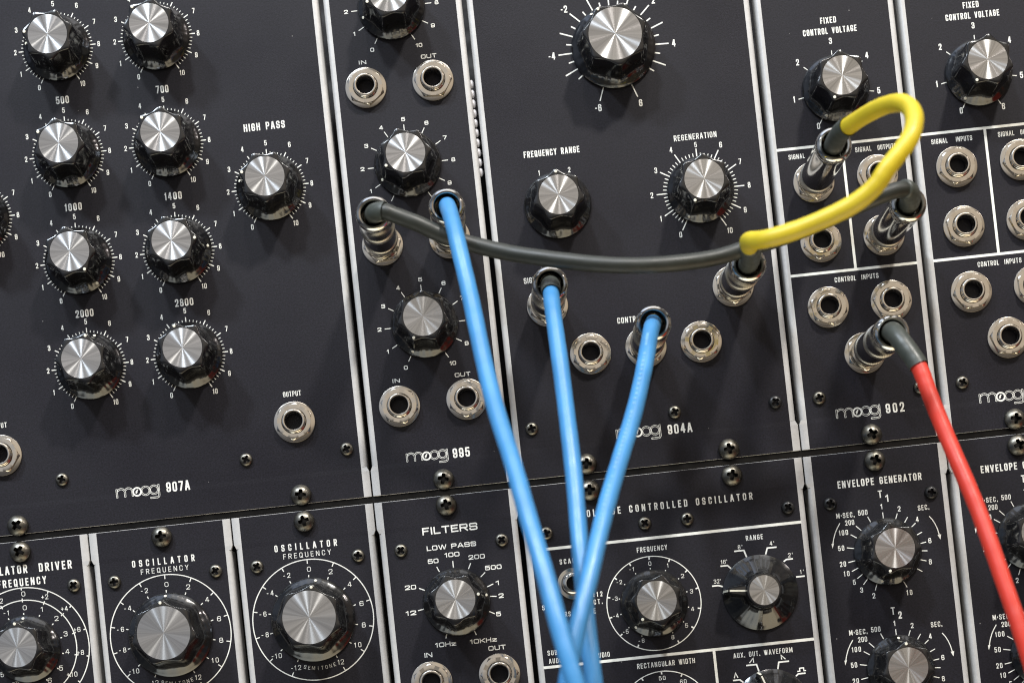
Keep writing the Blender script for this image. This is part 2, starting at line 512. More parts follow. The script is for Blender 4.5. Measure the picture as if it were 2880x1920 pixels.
        out(arch(X(9.45), Y(1.35), 1.33 * s, 0, 345, 30), wd, True)
        out(arch(X(12.2), Y(1.4), 1.33 * s, 0, 345, 30), wd, True)
        out([(X(13.75), Y(2.95)), (X(13.75), Y(-.55)), (X(13.55), Y(-.95)), (X(13.15), Y(-1.12)), (X(10.9), Y(-1.12))], wd)

# ------------------------------------------------------------------ part meshes (shared by every repeat)
def knob_mesh(R=12.65, lobes=7, top=15.6, rc=7.3, rp=9.75, rv=8.15):
    b = MB()
    n = lobes * 24
    def prof(z, v, p):
        out = []
        for i in range(n):
            a = 2 * PI * i / n
            s = min(1.0, 1.22 * (1 - math.sqrt(math.sin(lobes * a / 2) ** 2 * 0.985 + 0.004)))
            r = v + (p - v) * max(s, 0) + flute(z) * math.sin(a * 28 + 2.2 * math.sin(3 * a))
            # lobe 0 points to +y, the pointer direction
            out.append((-r * math.sin(a), r * math.cos(a), z))
        return out
    k = R / 12.65
    def flute(z):
        return 0.06 if 1.2 < z < 4.5 else 0.0
    rows = [(0.2, R - .2, R - .2), (0.5, R, R), (0.95, R, R), (1.2, R - .16, R - .12), (1.75, R - .95 * k, R - .85 * k), (2.4, R - 1.8 * k, R - 1.6 * k), (3.2, R - 2.65 * k, R - 2.2 * k),
            (4.2, rv + 1.25 * k, rp + .55 * k), (5.4, rv + .85 * k, rp + .36 * k), (7.5, rv + .5 * k, rp + .28 * k), (top - 3, rv + .2, rp + .14), (top - .9, rv, rp), (top - .45, rv - .03, rp - .06),
            (top - .15, rv - .12, rp - .2), (top, rv - .3, rp - .45), (top, rc + .12, rc + .12), (top - .35, rc + .06, rc + .06)]
    b.quads([prof(z, v, p) for z, v, p in rows])
    b.poly(prof(top - .35, rc + .06, rc + .06))
    return b.mesh("knob", [M['knob']], 42)
def cap_mesh(rc, period=0.30, amp=0.002, n=90):
    b = MB()
    rows, r = [], rc
    st = int(rc / period) * 6
    for i in range(st):
        r = rc * (1 - i / st)
        rows.append(ring(r, amp * math.sin(2 * PI * i / 6), n))
    b.quads([ring(rc, -0.3, n)] + rows)
    b.poly(rows[-1])
    return b.mesh("cap", [M['cap']], 60)
def disc_mesh(name, r, h, mt, n=20):
    b = MB()
    b.quads([ring(r, 0, n), ring(r, h * .6, n), ring(r * .8, h, n)])
    b.poly(ring(r * .8, h, n))
    return b.mesh(name, [mt], 40)
def lathe(name, prof, mt, n=48, fn=None, smooth=40, closed_end=False):
    b = MB()
    rows = []
    for z, r in prof:
        if fn:
            rows.append([((r + fn(z, 2 * PI * i / n)) * math.cos(2 * PI * i / n), (r + fn(z, 2 * PI * i / n)) * math.sin(2 * PI * i / n), z) for i in range(n)])
        else:
            rows.append(ring(r, z, n))
    b.quads(rows)
    if closed_end:
        b.poly(rows[-1])
    return b.mesh(name, [mt], smooth)
def hexr(th, flat=6.25):
    a = (th % (PI / 3)) - PI / 6
    return flat / math.cos(a)
def nut_mesh():
    b = MB()
    n = 96
    def row(z, lim, d=0):
        return [(min(hexr(2 * PI * i / n), lim) * math.cos(2 * PI * i / n) * (1 - d), min(hexr(2 * PI * i / n), lim) * math.sin(2 * PI * i / n) * (1 - d), z) for i in range(n)]
    b.quads([row(.7, 9), row(1.7, 9), row(2.3, 6.95), row(2.6, 6.5), row(2.65, 6.3), ring(4.75, 2.6, n), ring(4.6, 2.3, n)])
    return b.mesh("jack", [M['nickel']], 28)
def sleeve_mesh():
    b = MB()
    n = 48
    b.quads([ring(4.55, 2.2, n), ring(4.55, 2.9, n), ring(4.4, 3.05, n), ring(4.4, 3.3, n), ring(4.5, 3.45, n), ring(4.45, 4.0, n), ring(4.2, 4.3, n), ring(3.8, 4.42, n), ring(3.45, 4.3, n), ring(3.25, 3.9, n), ring(3.2, 2.0, n)])
    b.quads([ring(3.2, 2.0, n), ring(3.15, -9, n)], mi=1)
    b.poly(ring(3.15, -9, n), 1)
    return b.mesh("sleeve", [M['nickel'], M['bore']], 40)
def screw_mesh(name, r, h, arm, hw, depth, mt, edge=.25):
    b = MB()
    cut = []
    n, kk = 144, 36
    rows = []
    for k in range(kk + 1):
        q = r * (1 - k / kk)
        if k == kk:
            q = r * 0.004
        rows.append([])
        for i in range(n):
            a = 2 * PI * i / n
            x, y = q * math.cos(a), q * math.sin(a)
            z = edge + (h - edge) * (1 - (q / r) ** (2.3 if r > 3 else 3.6)) ** (0.75 if r > 3 else .6)
            u, v = max(abs(x), abs(y)), min(abs(x), abs(y))
            wd = hw * (1.0 + 0.25 * (1 - u / arm))
            c = min((arm - u) / (arm * .1), (wd - v) / (hw * .2))
            if q < arm * .55:
                c = max(c, (arm * .5 - q) / (arm * .15))
            z -= depth * max(0, min(1, c))
            cut.append(c > 0.3)
            rows[-1].append((x, y, z))
    b.quads([ring(r * .98, 0, n)] + rows)
    b.poly(rows[-1], 1)
    for i, f in enumerate(b.f[:-1]):            # shade of the driver slot put into its colour
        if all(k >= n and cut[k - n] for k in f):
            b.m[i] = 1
    return b.mesh(name, [mt, M['screw_black']], 45)
K_SMALL, K_BIG = knob_mesh(), knob_mesh(R=15.8, top=15.2, rc=9.85, rp=12.1, rv=10.45)
C_SMALL, C_BIG = cap_mesh(7.3), cap_mesh(9.85, 0.36, 0.002)
DOT = disc_mesh("pointer_dot", 0.55, 0.14, M['dot'])
NUT, SLEEVE = nut_mesh(), sleeve_mesh()
WASHER = lathe("washer", [(0.02, 7.75), (.35, 7.8), (.6, 7.72), (.7, 7.5), (.72, 4.0)], M['nickel'], 64)
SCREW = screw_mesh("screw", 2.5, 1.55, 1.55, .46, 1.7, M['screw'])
SCREW_DARK = screw_mesh("screw", 2.5, 1.55, 1.55, .46, 1.7, M['screw_black'])
BOLT = screw_mesh("mounting_screw", 3.95, 3.3, 2.0, .62, 3.0, M['screw'], 1.0)

def add_knob(par, ox, oy, x, y, ang, big=False):
    o = link("knob", K_BIG if big else K_SMALL, par, x - ox, y - oy, 0, -math.radians(ang))
    top, rp, Rs = (15.2, 12.1, 15.8) if big else (15.6, 9.75, 12.65)
    c = link("cap", C_BIG if big else C_SMALL, o, 0, 0, top + .06, random.random() * 6)
    c.rotation_euler = (random.uniform(-.012, .012), random.uniform(-.012, .012), random.random() * 6)
    link("pointer_dot", DOT, o, 0, rp - 1.1 if not big else rp - 1.0, top - .02)
    d = link("pointer_dot", DOT, o, 0, Rs - 1.25, 2.0)
    d.rotation_euler = (-math.radians(38), 0, 0)
    return o
def add_jack(par, ox, oy, x, y):
    o = link("jack", NUT, par, x - ox, y - oy, 0, random.random() * PI)
    link("washer", WASHER, o)
    link("sleeve", SLEEVE, o)
    return o
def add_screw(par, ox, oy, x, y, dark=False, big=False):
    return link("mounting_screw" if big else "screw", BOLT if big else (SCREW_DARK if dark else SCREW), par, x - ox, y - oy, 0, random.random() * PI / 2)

PITCH = 53.975
def add_panel(par, ox, oy, x0, x1, y0, y1, ny):
    """Folded aluminium plate: painted face, bare edges that roll over into side flanges between the fold notches; ny = notch heights."""
    b = MB()
    EG, BL = 1, 0
    def prof(kind):
        # (x offset inward from the pitch line, z, material of the following segment)
        if kind == 'flat':
            return [(.30, -1.6, EG), (.30, -.1, EG), (.40, 0, EG), (3.15, 0, BL)]
        if kind == 'mid':
            return [(.95, -1.9, EG), (.95, -.7, EG), (1.1, -.15, EG), (3.15, 0, BL)]
        p = [(.95, -11, EG)]
        for i in range(7):
            a = PI / 2 * i / 6
            p.append((.95 + 1.4 * (1 - math.cos(a)), -1.4 + 1.4 * math.sin(a), EG))
        return p + [(3.15, 0, BL)]
    def strip(kinds, ys):
        rows = []
        for kd, y in zip(kinds, ys):
            pr = prof(kd)
            L = [(x0 - ox + u, y - oy, z) for u, z, _ in pr]
            Rr = [(x1 - ox - u, y - oy, z) for u, z, _ in pr[::-1]]
            rows.append(L + Rr)
        n = len(prof(kinds[0]))
        base = len(b.v)
        cnt = len(rows[0])
        for r in rows:
            b.v.extend(r)
        for i in range(len(rows) - 1):
            for j in range(cnt - 1):
                b.f.append((base + i * cnt + j, base + i * cnt + j + 1, base + (i + 1) * cnt + j + 1, base + (i + 1) * cnt + j))
                b.m.append(BL if j == n - 1 else EG)
        return rows
    for s in ny:
        edge, nt = s
        d = 1 if nt > edge else -1
        ys = sorted([edge, nt - 1.6 * d])
        r1 = strip(['flat', 'flat'], ys)
        ys2 = [nt - 1.6 * d, nt]
        strip(['flat', 'mid'] if d > 0 else ['mid', 'flat'], ys2 if d > 0 else ys2[::-1])
        # bare sawn edge of the plate: a thin bright arris, then the underside
        ww = (x0 - ox + .3, x1 - ox - .3)
        e = edge - oy
        rows = [[(ww[0], e, 0), (ww[1], e, 0)], [(ww[0], e - .12 * d, -.12), (ww[1], e - .12 * d, -.12)], [(ww[0], e - .12 * d, -1.6), (ww[1], e - .12 * d, -1.6)]]
        b.quads(rows[:2], closed=False, mi=EG, flip=d > 0)
        b.quads(rows[1:], closed=False, mi=BL, flip=d > 0)
    inner = sorted(nt for _, nt in ny)
    if len(inner) == 2:
        strip(['bent', 'bent'], inner)
        for yy in inner:        # close the fold notch with the flange's end
            for xs, sg in ((x0 - ox, 1), (x1 - ox, -1)):
                b.poly([(xs + sg * .95, yy - oy, -11), (xs + sg * .95, yy - oy, -1.4), (xs + sg * 3.1, yy - oy, -1.4), (xs + sg * 3.1, yy - oy, -11)], EG)
    return link("panel", b.mesh("panel", [M['panel'], M['strip']], 50), par)
TOP_U, BOT_U, TOP_L, BOT_L = 161.6, -60.6, -63.4, -285.6
UP = [(BOT_U, -49.4), (TOP_U, TOP_U - 11.2)]
LO = [(TOP_L, -75.0), (BOT_L, BOT_L + 11.2)]

def module(name, label, x0, x1, upper, group=None):
    ox, oy = (x0 + x1) / 2, (BOT_U if upper else TOP_L)
    t = thing(name, label, "synth module", ox, oy, 0, group)
    add_panel(t, ox, oy, x0, x1, BOT_U if upper else BOT_L, TOP_U if upper else TOP_L, UP if upper else LO)
    return t, ox, oy
class Mod:
    """One rack module under construction; all positions are panel millimetres."""
    def __init__(self, *a, **k):
        self.t, self.ox, self.oy = module(*a, **k)
        self.p = Print()
    def knob(self, x, y, ang, big=False): return add_knob(self.t, self.ox, self.oy, x, y, ang, big)
    def jack(self, *xy):
        for x, y in xy: add_jack(self.t, self.ox, self.oy, x, y)
    def screw(self, *xy, dark=False):
        for x, y in xy: add_screw(self.t, self.ox, self.oy, x, y, dark)
    def bolt(self, *xy):
        for x, y in xy: add_screw(self.t, self.ox, self.oy, x, y, big=True)
    def flush(self, name):
        p = self.p
        if p.v:
            c = sum((Vector(v) for v in p.v), Vector()) / len(p.v)
            p.v = [(x - c.x, y - c.y, z) for x, y, z in p.v]
            link(name, p.mesh(name, [M['print']]), self.t, c.x - self.ox, c.y - self.oy)
        p.v, p.f, p.m = [], [], []
    def texts(self, items, name='lettering'):
        self.flush('dial_scale')
        for s, st, x, y, w, h in items:
            self.p.text(s, st, x, y, w, h)
            if name == 'lettering': self.flush(name)
        self.flush(name)
    def logo(self, *a):
        self.flush('dial_scale')
        self.p.logo(*a)
        self.flush('logo')
    def done(self):
        self.flush('dial_scale')
    def dial10(self, x, y, style='fine'):
        self.flush('dial_scale')
        p = self.p
        if style == 'fine':
            rr = [16.4, 16.8, 15.9, 17.0, 17.9, 17.0, 17.8, 17.2, 15.8, 16.5, 16.6]
            for i in range(51):
                mj = i % 5 == 0
                p.ray(x, y, -150 + 6 * i, 12.4, 14.6 if mj else 13.55, .36 if mj else .26)
            for k in range(11):
                a = math.radians(-150 + 30 * k)
                p.text(str(k), 'g', x + rr[k] * math.sin(a), y + rr[k] * math.cos(a), None, 2.0)
        elif style == 'regen':
            for i in range(51):
                mj = i % 5 == 0
                p.ray(x, y, -150 + 6 * i, 12.4, (15.8 if i == 25 else 16.6) if mj else 14.1, .42 if mj else .32)
            for k in range(11):
                a = math.radians(-150 + 30 * k)
                r = 17.3 if k == 5 else 18.4 + (.4 if k in (4, 6, 10) else 0)
                p.text(str(k), 'g', x + r * math.sin(a), y + r * math.cos(a), None, 1.9 if k == 5 else 2.15)
        else:
            for k in range(11):
                p.ray(x, y, -150 + 30 * k, 12.9, 15.2, .3)
                a = math.radians(-150 + 30 * k)
                r = 17.2 + (.7 if k == 10 else 0) + (.5 if k in (0,) else 0)
                p.text(str(k), 'm', x + r * math.sin(a), y + r * math.cos(a), 2.4 if k == 10 else (.8 if k == 1 else 1.45), 1.5)

# ------------------------------------------------------------------ upper row of modules
P1 = PITCH
X907 = -235.8 + 0.0
bk = Mod("filter_bank_module", "wide black module with two columns of silver capped knobs and a HIGH PASS knob", -P1 - 3 * P1, -P1, True)
for x, y, a in [(-154.8, 120.7, -78), (-117.0, 120.7, -40), (-154.8, 79.95, -56), (-117.0, 79.95, -46), (-154.8, 39.4, 146), (-117.0, 39.4, 89),
                (-154.6, -.55, 16), (-117.0, -.55, -15), (-80.2, 59.4, -74), (-191.7, 59.4, -60)]:
    bk.knob(x, y, a)
    bk.dial10(x, y)
bk.jack((-80.2, -29.8), (-191.2, -30.5))
bk.screw((-169.4, -41.95), (-99.8, -41.95), (-61.8, -42.0), (-207.5, -42.0))
bk.bolt((-187.6, -57.5), (-80.6, -57.4))
bk.texts([('500', 'g', -154.8, 100.9, 4.9, 2.85), ('700', 'g', -116.9, 100.9, 4.8, 2.85), ('1000', 'g', -154.8, 60.1, 6.4, 2.85), ('1400', 'g', -116.9, 60.2, 6.5, 2.85),
          ('2000', 'g', -154.7, 19.6, 6.8, 2.85), ('2800', 'g', -116.9, 19.7, 6.9, 2.85), ('HIGH PASS', 'g', -80.0, 82.8, 15.6, 2.9), ('LOW PASS', 'g', -191.7, 82.8, 14.6, 2.9),
          ('OUTPUT', 'g', -80.1, -19.0, 6.7, 1.95), ('INPUT', 'g', -190.9, -19.1, 5.6, 1.95), ('907A', 'g', -126.3, -49.0, 8.9, 3.7)])
bk.logo(-149.7, -51.0, 1.17)
bk.done()

at = Mod("attenuator_module", "narrow black module with three knobs in a column between IN and OUT jack pairs", -P1, 0, True)
for y, a in [(122.5, -108), (62.5, -118), (1.5, -151)]:
    at.knob(-27.6, y, a)
    at.dial10(-27.6, y, 'wide')
for y in (93.0, 33.0, -28.15):
    at.jack((-40.3, y), (-14.85, y))
    at.texts([('IN', 'm', -40.6, y + 9.8, 2.8, 1.45), ('OUT', 'm', -15.5, y + 9.5, 5.9, 1.55)])
at.bolt((-26.8, -57.3))
at.texts([('995', 'g', -19.1, -47.8, 6.4, 3.6)])
at.logo(-39.8, -49.2, 1.12)
at.done()

vf = Mod("filter_module", "double width black module holding the FREQUENCY RANGE and REGENERATION knobs and one bigger knob", 0, 2 * P1, True)
vf.knob(54.1, 98.2, -29, True)
vf.knob(26.9, 40.9, -1)
vf.knob(80.9, 40.9, 209)
vf.dial10(80.9, 40.9, 'regen')
vf.flush('dial_scale')
for k in range(-11, 12):
    a = k * 11.5
    vf.p.ray(54.1, 98.2, a, 15.2, 20.9 if k % 2 == 0 else 17.8, .5)
for a in (-160, 160):
    vf.p.ray(54.1, 98.2, a, 15.2, 20.9, .42)
for s, a, r in [('-2', -46, 23.6), ('-4', -92, 23.4), ('2', 46, 23.4), ('4', 92, 22.8), ('-6', -160, 23.6), ('6', 160, 23.4), ('0', 0, 23.0)]:
    vf.p.text(s, 'g', 54.1 + r * math.sin(math.radians(a)), 98.2 + r * math.cos(math.radians(a)), None, 2.7)
vf.flush('dial_scale')
for s, dx, dy in [('1', -5.7, 13.0), ('2', 5.7, 13.0)]:
    vf.p.text(s, 'g', 26.9 + dx, 40.9 + dy, None, 2.0)
vf.jack((18.98, 3.5), (89.15, 3.5), (33.15, -16.1), (54.1, -15.8), (74.95, -16.1))
vf.screw((8.2, -41.9), (62.2, -41.4))
vf.screw((100.1, -41.7), dark=True)
vf.bolt((27.1, -57.3), (80.8, -57.5))
vf.texts([('FREQUENCY RANGE', 'g', 26.7, 61.3, 21.1, 2.45), ('REGENERATION', 'g', 81.1, 61.35, 16.1, 2.2), ('SIGNAL INPUT', 'g', 18.4, 13.9, 14.5, 2.2),
          ('CONTROL INPUTS', 'g', 54.0, -4.8, 19.0, 2.2), ('904A', 'g', 63.5, -47.6, 9.2, 3.6)])
vf.logo(39.5, -48.9, 1.2)
vf.done()

def amplifier(label, cx, x0, x1, dot):
    a = Mod("amplifier_module", label, x0, x1, True, "narrow FIXED CONTROL VOLTAGE modules in the upper row")
    a.knob(cx, 73.6, dot)
    for k in range(7):
        an = -150 + 50 * k
        a.p.ray(cx, 73.6, an, 12.3, 14.5, .32)
        r = (15.9, 16.2, 17.2, 17.8, 17.0, 16.3, 16.0)[k]
        a.p.text(str(k), 'g', cx + r * math.sin(math.radians(an)), 73.6 + r * math.cos(math.radians(an)) + .4, None, 2.4)
    a.jack((cx - 12.1, 39.2), (cx + 12.0, 39.3), (cx - 11.9, 16.55), (cx + 11.9, 16.5), (cx - 11.9, -8.3), (cx + 11.9, -8.4), (cx - .1, -26.9))
    a.screw((cx - 19, -41.9), (cx + 19, -42.0))
    a.bolt((cx - 1.1, -57.7))
    a.texts([('FIXED', 'g', cx, 99.7, 6.0, 2.4), ('CONTROL VOLTAGE', 'g', cx + .2, 95.7, 20.3, 2.4), ('SIGNAL', 'g', cx - 17.4, 49.6, 6.1, 1.85), ('INPUTS', 'g', cx - 8.1, 49.6, 6.1, 1.85),
             ('SIGNAL', 'g', cx + 7.8, 49.7, 6.1, 1.85), ('OUTPUTS', 'g', cx + 16.7, 49.7, 7.0, 1.85), ('CONTROL', 'g', cx - 4.3, 1.7, 8.0, 1.85), ('INPUTS', 'g', cx + 5.0, 1.7, 6.4, 1.85),
             ('902', 'g', cx + 8.9, -48.5, 7.0, 3.6)])
    a.logo(cx - 13.3, -50.2, 1.19)
    for y in (52.7, 4.85):
        a.p.line([(x0 + 3.0, y), (x1 - 3.0, y)], 1.0)
        a.flush('divider_line')
    a.p.line([(cx, 52.3), (cx, 5.25)], 1.0)
    a.flush('divider_line')
    a.done()
amplifier("narrow black FIXED CONTROL VOLTAGE module with the yellow, grey and red cables plugged in", 135.65, 2 * P1, 3 * P1, 205)
amplifier("narrow black FIXED CONTROL VOLTAGE module at the right edge with no cable plugged in", 189.65, 3 * P1, 4 * P1, 214)

# ------------------------------------------------------------------ lower row of modules
dr = Mod("oscillator_driver_module", "black OSCILLATOR DRIVER module at lower left with a knob inside two white rings", -4 * P1, -3 * P1, False)
dr.knob(-188.9, -103.9, 0)
dr.p.arc(-188.9, -104.1, 23.3, .36)
dr.p.arc(-188.9, -104.1, 18.6, .36)
for k in range(-6, 7):
    dr.p.ray(-188.9, -104.1, 25.5 * k, 22.4, 23.3, .4)
    dr.p.ray(-188.9, -104.1, 25.5 * k, 17.9, 19.3, .4)
    dr.p.ray(-188.9, -104.1, 25.5 * k, 13.2, 13.8, .4)
DRT = [('DRIVER', 'g', -175.3, -73.9, 12.4, 3.2), ('OSCILLATOR', 'g', -196.2, -73.8, 20.6, 3.2), ('FREQUENCY', 'g', -188.4, -78.7, 18.4, 2.9)]
for _t in [('0', 'f', -188.3, -83.1, 1.47, 1.84), ('+2', 'f', -180.4, -85.1, 2.61, 1.84), ('+4', 'f', -173.5, -90.3, 2.61, 1.84), ('+6', 'f', -169.6, -98.6, 2.61, 1.84), ('+8', 'f', -169.2, -107.3, 2.69, 1.84), ('+10', 'f', -173.1, -115.1, 3.92, 1.84),
          ('0', 'f', -188.3, -88.3, 1.47, 1.84), ('1', 'f', -181.9, -89.6, 0.82, 1.84), ('2', 'f', -176.8, -93.6, 1.47, 1.84), ('3', 'f', -174.0, -99.7, 1.39, 1.84), ('4', 'f', -174.0, -106.4, 1.55, 1.84), ('5', 'f', -177.0, -112.3, 1.39, 1.84), ('6', 'f', -181.7, -116.4, 1.47, 1.84),
          ('-1', 'f', -195.4, -89.6, 2.04, 1.84), ('-2', 'f', -197.5, -84.9, 2.53, 1.84), ('-6', 'f', -194.5, -115.8, 2.45, 1.84), ('-5', 'f', -199.9, -112.4, 2.45, 1.84)]:
    dr.p.text(*_t)
dr.texts(DRT)
dr.screw((-169.0, -82.0), (-208.0, -82.0))
dr.bolt((-187.7, -67.3))
dr.done()

def oscillator(label, cx, x0, dot):
    o = Mod("oscillator_module", label, x0, x0 + P1, False, "narrow OSCILLATOR modules with one large ringed knob")
    o.knob(cx, -104.35, dot, True)
    p = o.p
    p.arc(cx - .05, -104.3, 22.7, .36)
    for k in range(-6, 7):
        p.ray(cx - .05, -104.3, 25.6 * k, 21.1, 22.6, .34)
        p.ray(cx - .05, -104.3, 25.6 * k, 16.0, 16.9, .34)
    for s, x, y, w in [('0', .3, 19.0, 1.47), ('2', 8.3, 17.2, 1.47), ('4', 14.9, 11.7, 1.47), ('6', 18.6, 4.1, 1.47), ('8', 18.6, -4.0, 1.47), ('10', 15.6, -11.2, 2.61), ('12', 8.6, -16.9, 2.29),
                       ('-2', -8.2, 17.5, 2.61), ('-4', -15.1, 11.6, 2.61), ('-6', -18.6, 4.0, 2.61), ('-8', -18.6, -3.8, 2.69), ('-10', -15.1, -12.1, 3.76), ('-12', -8.3, -17.3, 3.76)]:
        p.text(s, 'f', cx + x, -104.3 + y, w, 1.84)
    for i, ch in enumerate("SEMITONE"):
        a = math.radians(-18.5 + 4.95 * i + (.6 if i > 2 else 0))
        p.text(ch, 'f', cx + .9 + 18.3 * math.sin(a), -104.3 - 18.3 * math.cos(a), None, 1.4, a)
    o.texts([('OSCILLATOR', 'g', cx, -76.4, 23.6, 2.55), ('FREQUENCY', 'f', cx + .2, -79.7, 18.0, 1.95)])
    o.screw((cx + 19.2, -82.3), (cx - 19.0, -82.4))
    o.bolt((cx + .4, -67.4))
    o.done()
oscillator("OSCILLATOR module beside the OSCILLATOR DRIVER module, large bluish silver knob cap", -134.7, -3 * P1, -1)
oscillator("OSCILLATOR module beside the FILTERS module, large silver knob under the HIGH PASS module", -80.9, -2 * P1, 10)

lp = Mod("low_pass_module", "narrow black FILTERS module with a LOW PASS knob above two jacks", -P1, 0, False)
lp.knob(-26.7, -103.55, 83)
for s, x, y, w, h in [('50', -33.9, -87.3, 4.0, 1.7), ('100', -26.6, -85.6, 5.6, 1.7), ('200', -17.5, -87.4, 6.1, 1.7), ('500', -11.7, -92.0, 6.2, 1.7),
                      ('1', -10.7, -98.0, 1.39, 1.7), ('2', -9.9, -102.9, 1.88, 1.7), ('5', -11.6, -109.6, 1.8, 1.7), ('10KHz', -18.3, -118.9, 10.1, 1.7), ('10Hz', -32.5, -118.8, 7.9, 1.7), ('12', -44.2, -105.8, 3.88, 1.7),
                      ('20', -43.4, -96.2, 4.2, 1.7)]:
    lp.p.text(s, 'm', x, y, w, h)
for a, b in [((-32.81, -89.58), (-31.98, -91.52)), ((-26.56, -87.99), (-26.61, -90.45)), ((-19.98, -89.52), (-21.03, -91.66)), ((-14.95, -93.55), (-16.76, -95.09)), ((-12.36, -98.15), (-14.71, -99.05)), ((-11.64, -102.95), (-14.08, -102.69)),
             ((-12.94, -109.39), (-15.08, -108.26)), ((-20.68, -116.57), (-21.37, -114.57)), ((-32.18, -116.57), (-31.6, -114.7)), ((-41.52, -105.18), (-39.35, -104.83)), ((-40.23, -96.88), (-38.2, -97.84))]:
    lp.p.line([a, b], .34)
lp.texts([('FILTERS', 'm', -26.4, -75.9, 20.8, 2.75), ('LOW PASS', 'm', -26.5, -82.4, 18.6, 1.8), ('IN', 'm', -39.4, -122.1, 3.0, 1.75), ('OUT', 'm', -13.5, -122.1, 6.5, 1.7)])
lp.jack((-39.15, -132.4), (-13.6, -132.1))
lp.screw((-45.5, -82.1), (-7.5, -82.2))
lp.bolt((-26.8, -67.0))
lp.done()

def pointer_knob(par, ox, oy, x, y, ang):
    """Skirted bar knob: conical skirt, fin with a white line, small silver cap."""
    b = MB()
    n = 160
    def row(z, R, fin):
        out = []
        for i in range(n):
            a = 2 * PI * i / n
            r = R
            if fin:
                hw, ln = fin
                # superposed radial fin towards +y (a = 0) and a blunt one opposite
                c, s = math.cos(a), abs(math.sin(a))
                if c > 0.2:
                    r = max(R, min(ln / c, hw / (s + (hw - .75) / ln * c)))
            if 1.5 < z < 5 and r == R:
                r += (.32 * math.sin(9 * a + .6) + .06 * math.sin(40 * a)) * (1 - abs(z - 3.2) / 2.2)
            out.append((-r * math.sin(a), r * math.cos(a), z))
        return out
    rows = [row(.2, 14.0, None), row(.6, 14.2, None), row(.95, 14.1, None), row(1.9, 12.6, None), row(2.0, 12.5, (4.2, 14.0)), row(3.2, 10.8, (4.0, 13.9)), row(4.6, 9.0, (3.8, 13.8)), row(6.2, 7.2, (3.6, 13.6)),
            row(8.0, 6.75, (3.4, 13.3)), row(9.4, 6.7, (3.1, 12.9)), row(9.9, 6.65, (2.7, 12.5)), row(9.95, 6.6, None), row(12.4, 6.4, None), row(12.9, 6.2, None), row(13.0, 5.75, None)]
    b.quads(rows)
    b.poly(rows[-1])
    o = link("pointer_knob", b.mesh("pointer_knob", [M['knob']], 35), par, x - ox, y - oy, 0, -math.radians(ang))
    link("cap", cap_mesh(5.5, .34, .002), o, 0, 0, 13.15)
    c = MB()
    c.quads([[(-.32, 6.6, 9.97), (.32, 6.6, 9.97)], [(-.32, 12.3, 9.97), (.32, 12.3, 9.97)], [(-.36, 13.05, 9.2), (.36, 13.05, 9.2)], [(-.4, 13.72, 6.0), (.4, 13.72, 6.0)], [(-.4, 14.06, 2.2), (.4, 14.06, 2.2)]], closed=False, flip=True)
    link("pointer_line", c.mesh("pointer_line", [M['dot']]), o)
    return o
vo = Mod("controlled_oscillator_module", "double width black VOLTAGE CONTROLLED OSCILLATOR module behind the crossing blue cables", 0, 2 * P1, False)
vo.knob(46.75, -111.9, 223)
vo.knob(46.75, -155.1, 20)
pointer_knob(vo.t, vo.ox, vo.oy, 86.7, -112.1, -84)
pointer_knob(vo.t, vo.ox, vo.oy, 86.7, -155.1, -19)
p = vo.p
for cy in (-111.85, -155.1):
    p.arc(46.75, cy, 17.65, .33)
    for k in range(-6, 7):
        p.ray(46.75, cy, 25.6 * k, 16.5, 17.6, .5)
        p.ray(46.75, cy, 25.6 * k, 12.85, 13.25, .4)
    for s, x, y, w in ([('0', 0.05, 15.0, 1.06), ('1', 6.65, 13.55, 0.49), ('2', 11.75, 9.05, 1.14), ('3', 14.45, 2.95, 1.06), ('4', 14.15, -3.65, 1.14), ('5', 11.25, -9.55, 1.06), ('6', 5.65, -13.35, 1.06),
                       ('-1', -6.95, 13.55, 1.8), ('-2', -12.05, 9.25, 2.04), ('-3', -14.35, 3.25, 1.96), ('-4', -14.65, -3.15, 2.04), ('-5', -11.65, -9.45, 2.04), ('-6', -6.15, -13.45, 2.2)] if cy > -120 else [('50', .05, 15.1, 2.45), ('60', 7.75, 13.0, 2.45), ('40', -7.75, 13.0, 2.45)]):
        p.text(s, 'f', 46.75 + x, cy + y, w, 1.55)
    vo.flush('dial_scale')
for y in (-87.4, -131.5):
    p.line([(3.0, y), (2 * P1 - 3.0, y)], 1.05)
    vo.flush('divider_line')
p.line([(67.15, -132.0), (67.15, -230)], 1.0)
vo.flush('divider_line')
vo.texts([('VOLTAGE CONTROLLED OSCILLATOR', 'g', 55.3, -75.7, 65.0, 2.7), ('FREQUENCY', 'g', 48.2, -91.4, 11.4, 1.9), ('RANGE', 'g', 86.8, -91.3, 6.4, 1.9), ('SCALE', 'g', 16.8, -92.7, 7.1, 1.9), ('\u00b112', 'g', 26.1, -106.2, 3.7, 1.85), ('OCT.', 'g', 25.2, -109.0, 4.9, 1.85),
          ('S', 'g', 5.4, -109.1, 0.98, 1.85), ('RS', 'g', 14.2, -112.4, 2.2, 1.85), ('E', 'g', 24.2, -112.3, 0.98, 1.85), ('SUB', 'g', 6.9, -126.2, 3.6, 1.85), ('AUDIO', 'g', 8.1, -129.3, 5.6, 1.85), ('AUDIO', 'g', 25.4, -129.0, 5.6, 1.85),
          ('RECTANGULAR WIDTH', 'g', 48.8, -134.7, 21.7, 1.95), ('AUX. OUT. WAVEFORM', 'g', 85.3, -134.6, 22.2, 1.9)])
